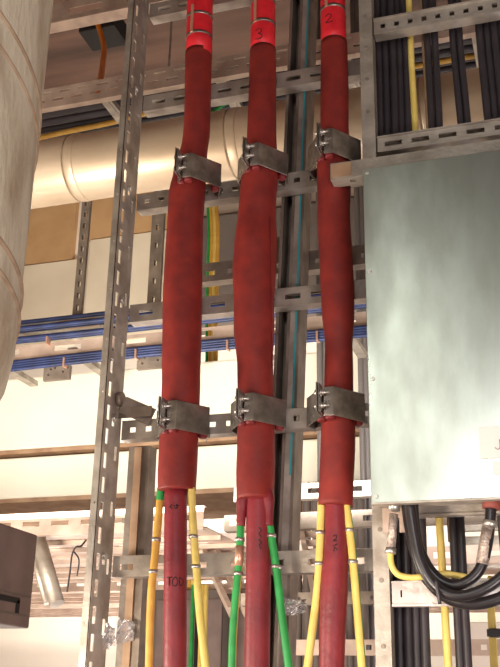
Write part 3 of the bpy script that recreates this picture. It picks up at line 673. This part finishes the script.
earth([(191.5, 488), (192.2, 510), (194, 537), (196.5, 570), (199, 605), (202.5, 640), (205.5, 667), (210, 720)], 'yellow earth wire with green edge right of first red cable tail', ['yellow', 'green'], lambda t, s_: 1 if (.45 <= s_ < .66 and t < .6) else 0, [(193.7, 535), (196, 565)])
earth([(240.8, 522), (240, 545), (238.5, 570), (235.5, 600), (233, 635), (232, 667), (231, 720)], 'green earth wire left of the middle red cable tail', ['green', 'yellow'], lambda t, s_: 1 if (s_ > .86 or s_ < .06) else 0, [(240, 538), (238.6, 572)], tape=((239.7, 546), (238.6, 566)))
earth([(268.6, 520), (271.5, 538), (276.5, 570), (281, 610), (285, 640), (288.5, 667), (294, 720)], 'bright green earth wire right of the middle red cable tail', ['green', 'yellow'], lambda t, s_: 1 if .5 < s_ < .6 else 0, [(271.5, 534), (276, 565)])
earth([(321.5, 502), (320.6, 530), (319.4, 562), (316.5, 598), (312, 632), (307.5, 667), (300, 720)], 'pale yellow earth wire left of the third red cable tail', ['yellow', 'green'], lambda t, s_: 0, [(320.4, 531), (319.4, 562)])
earth([(346, 502), (349.3, 528), (353, 560), (356.5, 600), (359.8, 640), (362, 667), (366, 720)], 'yellow earth wire with green edge right of third red cable tail', ['yellow', 'green'], lambda t, s_: 1 if (s_ > .88 or s_ < .05) else 0, [(349.6, 528.5), (353, 560)])

# ================================================================== RIGHT CABLE LADDER with black cables
RY = -.1
px0, px1 = .353, .378
root = thing('cable_ladder', (.8, RY+.03, 0), 'right-hand cable ladder with plain post carrying black cables behind the cover box', 'cable ladder')
def post(mb, a, b):
    mb.box(a, b, RY, RY+.004, 0, 4.6); mb.box(a, a+.004, RY+.004, RY+.045, 0, 4.6); mb.box(b-.004, b, RY+.004, RY+.045, 0, 4.6)
mb = MB(); post(mb, .353, .391)
mb.build('post', 'galv', root)
mb = MB()
for z in (1.75, 1.9, 2.02, 3.2, 3.31, 3.42, 3.53): mb.bolt((.372, RY, z), (0, -1, 0), .004, .002)
mb.build('rivets', 'galv_dull', root)
mb = MB(); post(mb, 1.15, 1.19); mb.build('post', 'galv', root)
def rrung(py_t, py_b, px, hp, hl, matn='galv', slotfr=(.35, .65), y=RY+.006, lip=.012):
    zt, zb2 = zat(px, py_t, y), zat(px, py_b, y); h = zt-zb2; mb = MB()
    channel(mb, .395, 1.148, y, zb2, zt, .035, slots(.753, hp, hl, h*slotfr[0], h*slotfr[1], .02), lip=lip)
    mb.box(.395, 1.148, y-.006, y, zb2-.002, zb2+.003); mb.box(.395, 1.148, y-.006, y, zt-.003, zt+.001)
    return mb.build('rung', matn, root)
rrung(20, 35, 374, .040, .014); rrung(138, 153, 376, .075, .048)
rrung(502, 517, 390, .3, .004)
rf = rrung(582, 606, 390, .4, .004, 'foil')
mb = MB(); mb.box(.395, 1.148, RY+.01, RY+.045, .9, .95); mb.build('rung', 'galv', root)
# black cables behind the rungs
def vcable(name, top, bot, Y, r, mat, lab, grp=None, mid=None):
    a = P(*top, Y); b = P(*bot, Y)
    d = 3.0-2.0
    za, zb2 = a[2], b[2]
    pts = [(a[0], Y, 4.7), (a[0], Y, za+.3), (a[0], Y, za), (b[0], Y, zb2), (b[0], Y, zb2-.3), (b[0], Y, .01)]
    mb = MB(); mb.tube(pts, r, 12, 4); return tag(mb.build(name, mat), lab, 'cable', grp)
BYc = RY+.075
g = 'black cables in the wide bundle beside the right post'
for i, (xt, xb) in enumerate(((379.5, 391), (387, 399.5), (394.5, 408), (401.5, 416.5), (408, 425))):
    vcable('black_cable', (xt, 100), (xb, 630), BYc+(.006 if i % 2 else 0), .0115, 'black', 'black cable of the wide bundle running up just right of the plain post', g)
vcable('yellow_cable', (413.5, 100), (446, 630), BYc-.004, .0085 if False else .0095, 'yellow', 'single yellow cable running up between the black cables', None)
g2 = 'black cables of the first pair right of the yellow cable'
for xt, xb in ((429.5, 458.5), (437, 466)):
    vcable('black_cable', (xt, 80), (xb, 630), BYc, .0105, 'black', 'black cable of the first pair right of the yellow cable', g2)
g3 = 'black cables of the second pair right of the yellow cable'
for xt, xb in ((456.5, 512), (463.5, 520)):
    vcable('black_cable', (xt, 80), (xb, 630), BYc, .0098, 'black', 'black cable of the second pair above the cover box', g3)
g4 = 'black cables at the right edge above the cover box'
for i, (xt, xb) in enumerate(((482, 540), (489.5, 548), (497, 556), (504, 564))):
    vcable('black_cable', (xt, 60), (xb, 630), BYc+(.005 if i % 2 else 0), .0112, 'black', 'black cable of the wide bundle above the cover box at the photo edge', g4)
mb = MB(); q = P(425, 80, BYc+.02); mb.tube([(q[0], q[1], 4.6), (q[0], q[1], 2.0)], .004, 8, 1); tag(mb.build('thin_rod', 'trim_shade'), 'thin brown rod between the yellow cable and first black pair', 'rod')
mb = MB(); q = P(496, 640, .5); mb.tube([(q[0], .5, 1.98), (q[0]-.01, .5, 1.7), (q[0], .5, .01)], .011, 10, 3); yc = tag(mb.build('yellow_cable', 'yellow'), 'thin yellow cable at the lower right edge with a black tie', 'cable')
q2 = P(494.5, 633, .49); mb = MB(); mb.tube([(q2[0], .5, q2[2]-.012), (q2[0], .5, q2[2]+.012)], .017, 12, 1); mb.box(q2[0]-.02, q2[0]+.03, .478, .49, q2[2]-.01, q2[2]+.01); sub(yc, mb.build('cable_tie', 'black'))

# mounting strut of the cover box
st0, st1 = zat(331, 179.5, -.15), zat(330, 163.8, -.15)
root = thing('mounting_strut', (.7, -.13, st0), 'horizontal steel strut with cut end along the cover box top', 'strut')
mb = MB(); mb.box(.272, 1.2, -.15, -.147, st0, st1)
mb.plate((.272, -.147, st0), (1, 0, 0), (0, 1, 0), .928, .045, .003, [(.05+k*.1, .066+k*.1, .015, .028) for k in range(8)])
mb.box(.272, 1.2, -.147, -.102, st1-.003, st1); mb.build('channel', 'galv', root)
mb = MB(); mb.box(.275, .33, -.1512, -.1502, st0+.004, st1-.004); mb.build('scorched_patch', 'trim_shade', root)

# ================================================================== COVER BOX
bx0, bx1, bz0, bz1 = .381, 1.12, 2.0545, 2.9275; BF = -.25
root = thing('cover_box', (.75, -.2, bz0), 'large shiny galvanised cover box at right with screwed front sheet', 'box')
mb = MB(); mb.box(bx0+.004, bx1, BF+.004, -.153, bz0+.006, bz1-.004); mb.build('body', 'galv', root)
mb = MB(); mb.box(bx0, bx1, BF, BF+.003, bz0, bz1); mb.build('front_sheet', 'zinc', root, .0012)
mb = MB(); mb.box(bx0, bx1, BF-.0012, BF+.02, bz0-.004, bz0); mb.build('bottom_lip', 'galv', root)
for px, py in ((368.5, 172.5), (370.2, 271.4), (372.3, 379), (374.3, 496.6)):
    q = P(px, py, BF); mb = MB(); X = bx0+.012
    mb.tube([(X, BF, q[2]), (X, BF-.003, q[2])], [.0055, .004], 14, 1); mb.box(X-.004, X+.004, BF-.0036, BF-.0028, q[2]-.0007, q[2]+.0007); mb.box(X-.0007, X+.0007, BF-.0036, BF-.0028, q[2]-.004, q[2]+.004); mb.build('screw', 'bolt', root)
a = P(480, 459, BF); b = P(480, 427.5, BF)
mb = MB(); mb.box(a[0], a[0]+.16, BF-.004, BF-.0005, a[2], b[2]); pl = mb.build('label_plate', 'plate', root, .001)
mb = MB(); q = P(499, 445, BF); mb.tube([(q[0]+.002, BF-.0042, q[2]+.012), (q[0]+.002, BF-.0042, q[2]-.006), (q[0]-.003, BF-.0042, q[2]-.011), (q[0]-.009, BF-.0042, q[2]-.006)], .0011, 5, 3); sub(pl, mb.build('letter_j', 'conduit'))
a = P(493, 475, BF); b = P(493, 461, BF)
mb = MB(); mb.box(a[0], a[0]+.06, BF-.002, BF-.0005, a[2], b[2]); mb.build('sticker', 'plate', root)

# ================================================================== GLANDS, LOOPS under the box
LY = -.18
def gland_cable(name, pts, r, mat, lab, extra, smooth=5, Ys=None):
    pw = [P(x, y, LY if Ys is None else Ys[i]) for i, (x, y) in enumerate(pts)]
    root = thing(name, tuple(min(p[k] for p in pw) if k == 2 else pw[0][k] for k in range(3)), lab, 'cable')
    mb = MB(); mb.tube(pw, r, 16, smooth); mb.build('sheath', mat, root)
    for nm, p0, p1, rr, mt in extra:
        q0, q1 = P(*p0), P(*p1); mb = MB(); mb.tube([q0, q1], rr, 16, 1); mb.build(nm, mt, root)
    return root
gland_cable('black_cable_loop', [(491, 505), (490, 522), (487, 545), (481, 567), (470, 580), (455, 585.5), (440, 580), (428, 567), (419, 548), (415, 530), (413.5, 512), (413, 495)], .0125, 'blackshiny', 'inner thick black cable loop with braided piece under the cover box',
            [('gland', (492, 500, LY), (491.5, 509, LY), .021, 'rust'), ('braided_sleeve', (488.5, 527, LY), (482, 564, LY), .0145, 'braid'), ('gland_nut', (490.3, 521, LY), (489.6, 527, LY), .017, 'bolt')])
gland_cable('black_cable_loop', [(549, 497), (545, 522), (535, 545), (520, 562), (505, 574), (490, 586), (472, 594), (455, 596), (440, 590), (428, 577), (419, 557), (414.5, 535), (411, 512), (410, 495)], .0125, 'blackshiny', 'middle thick black cable loop rising to the right edge under the box', [], 5, [LY]*2+[LY-.014]+[LY-.028]*11)
gland_cable('black_cable_loop', [(575, 495), (570, 530), (553, 562), (532, 581), (512, 592), (495, 600), (475, 604), (455, 601), (438, 591), (423, 573), (415, 550), (410.5, 530), (407.5, 510), (406.5, 495)], .0135, 'blackshiny', 'outermost and lowest thick black cable loop under the cover box', [], 5, [LY+.01]*14)
mb = MB(); q = P(440, 592, LY-.04); mb.tube([P(436, 580, LY-.05), P(438, 592, LY-.05), P(440, 604, LY-.045)], .004, 8, 3); tag(mb.build('cable_tie', 'black'), 'black tie binding the thick cable loops under the box', 'cable tie')
gland_cable('yellow_earth_wire', [(394, 515), (392.5, 535), (390.5, 552), (392, 566), (399, 575), (412, 577.5), (424, 576.5), (440, 574), (455, 575), (470, 578)], .0072, 'yellow', 'yellow earth wire with silver gland bending under the cover box corner',
            [('gland', (394.3, 502, LY), (394, 511, LY), .014, 'bolt'), ('braided_sleeve', (393.8, 514, LY), (391, 548, LY), .0105, 'braid'), ('crimp', (391, 548, LY), (390.5, 554, LY), .0125, 'bolt')], 5, [LY]*7+[LY+.02, LY+.03, LY+.03])
# small slotted bracket behind the earth gland
a = P(383, 533, -.125); b = P(407, 516, -.125)
mb = MB(); mb.plate((a[0], -.12, a[2]), (1, 0, 0), (0, 0, 1), b[0]-a[0], b[2]-a[2]+.02, .006, [(.02, .04, .0, .035)]); tag(mb.build('bracket_plate', 'pinkgalv'), 'small forked steel bracket behind the yellow earth wire gland', 'bracket')
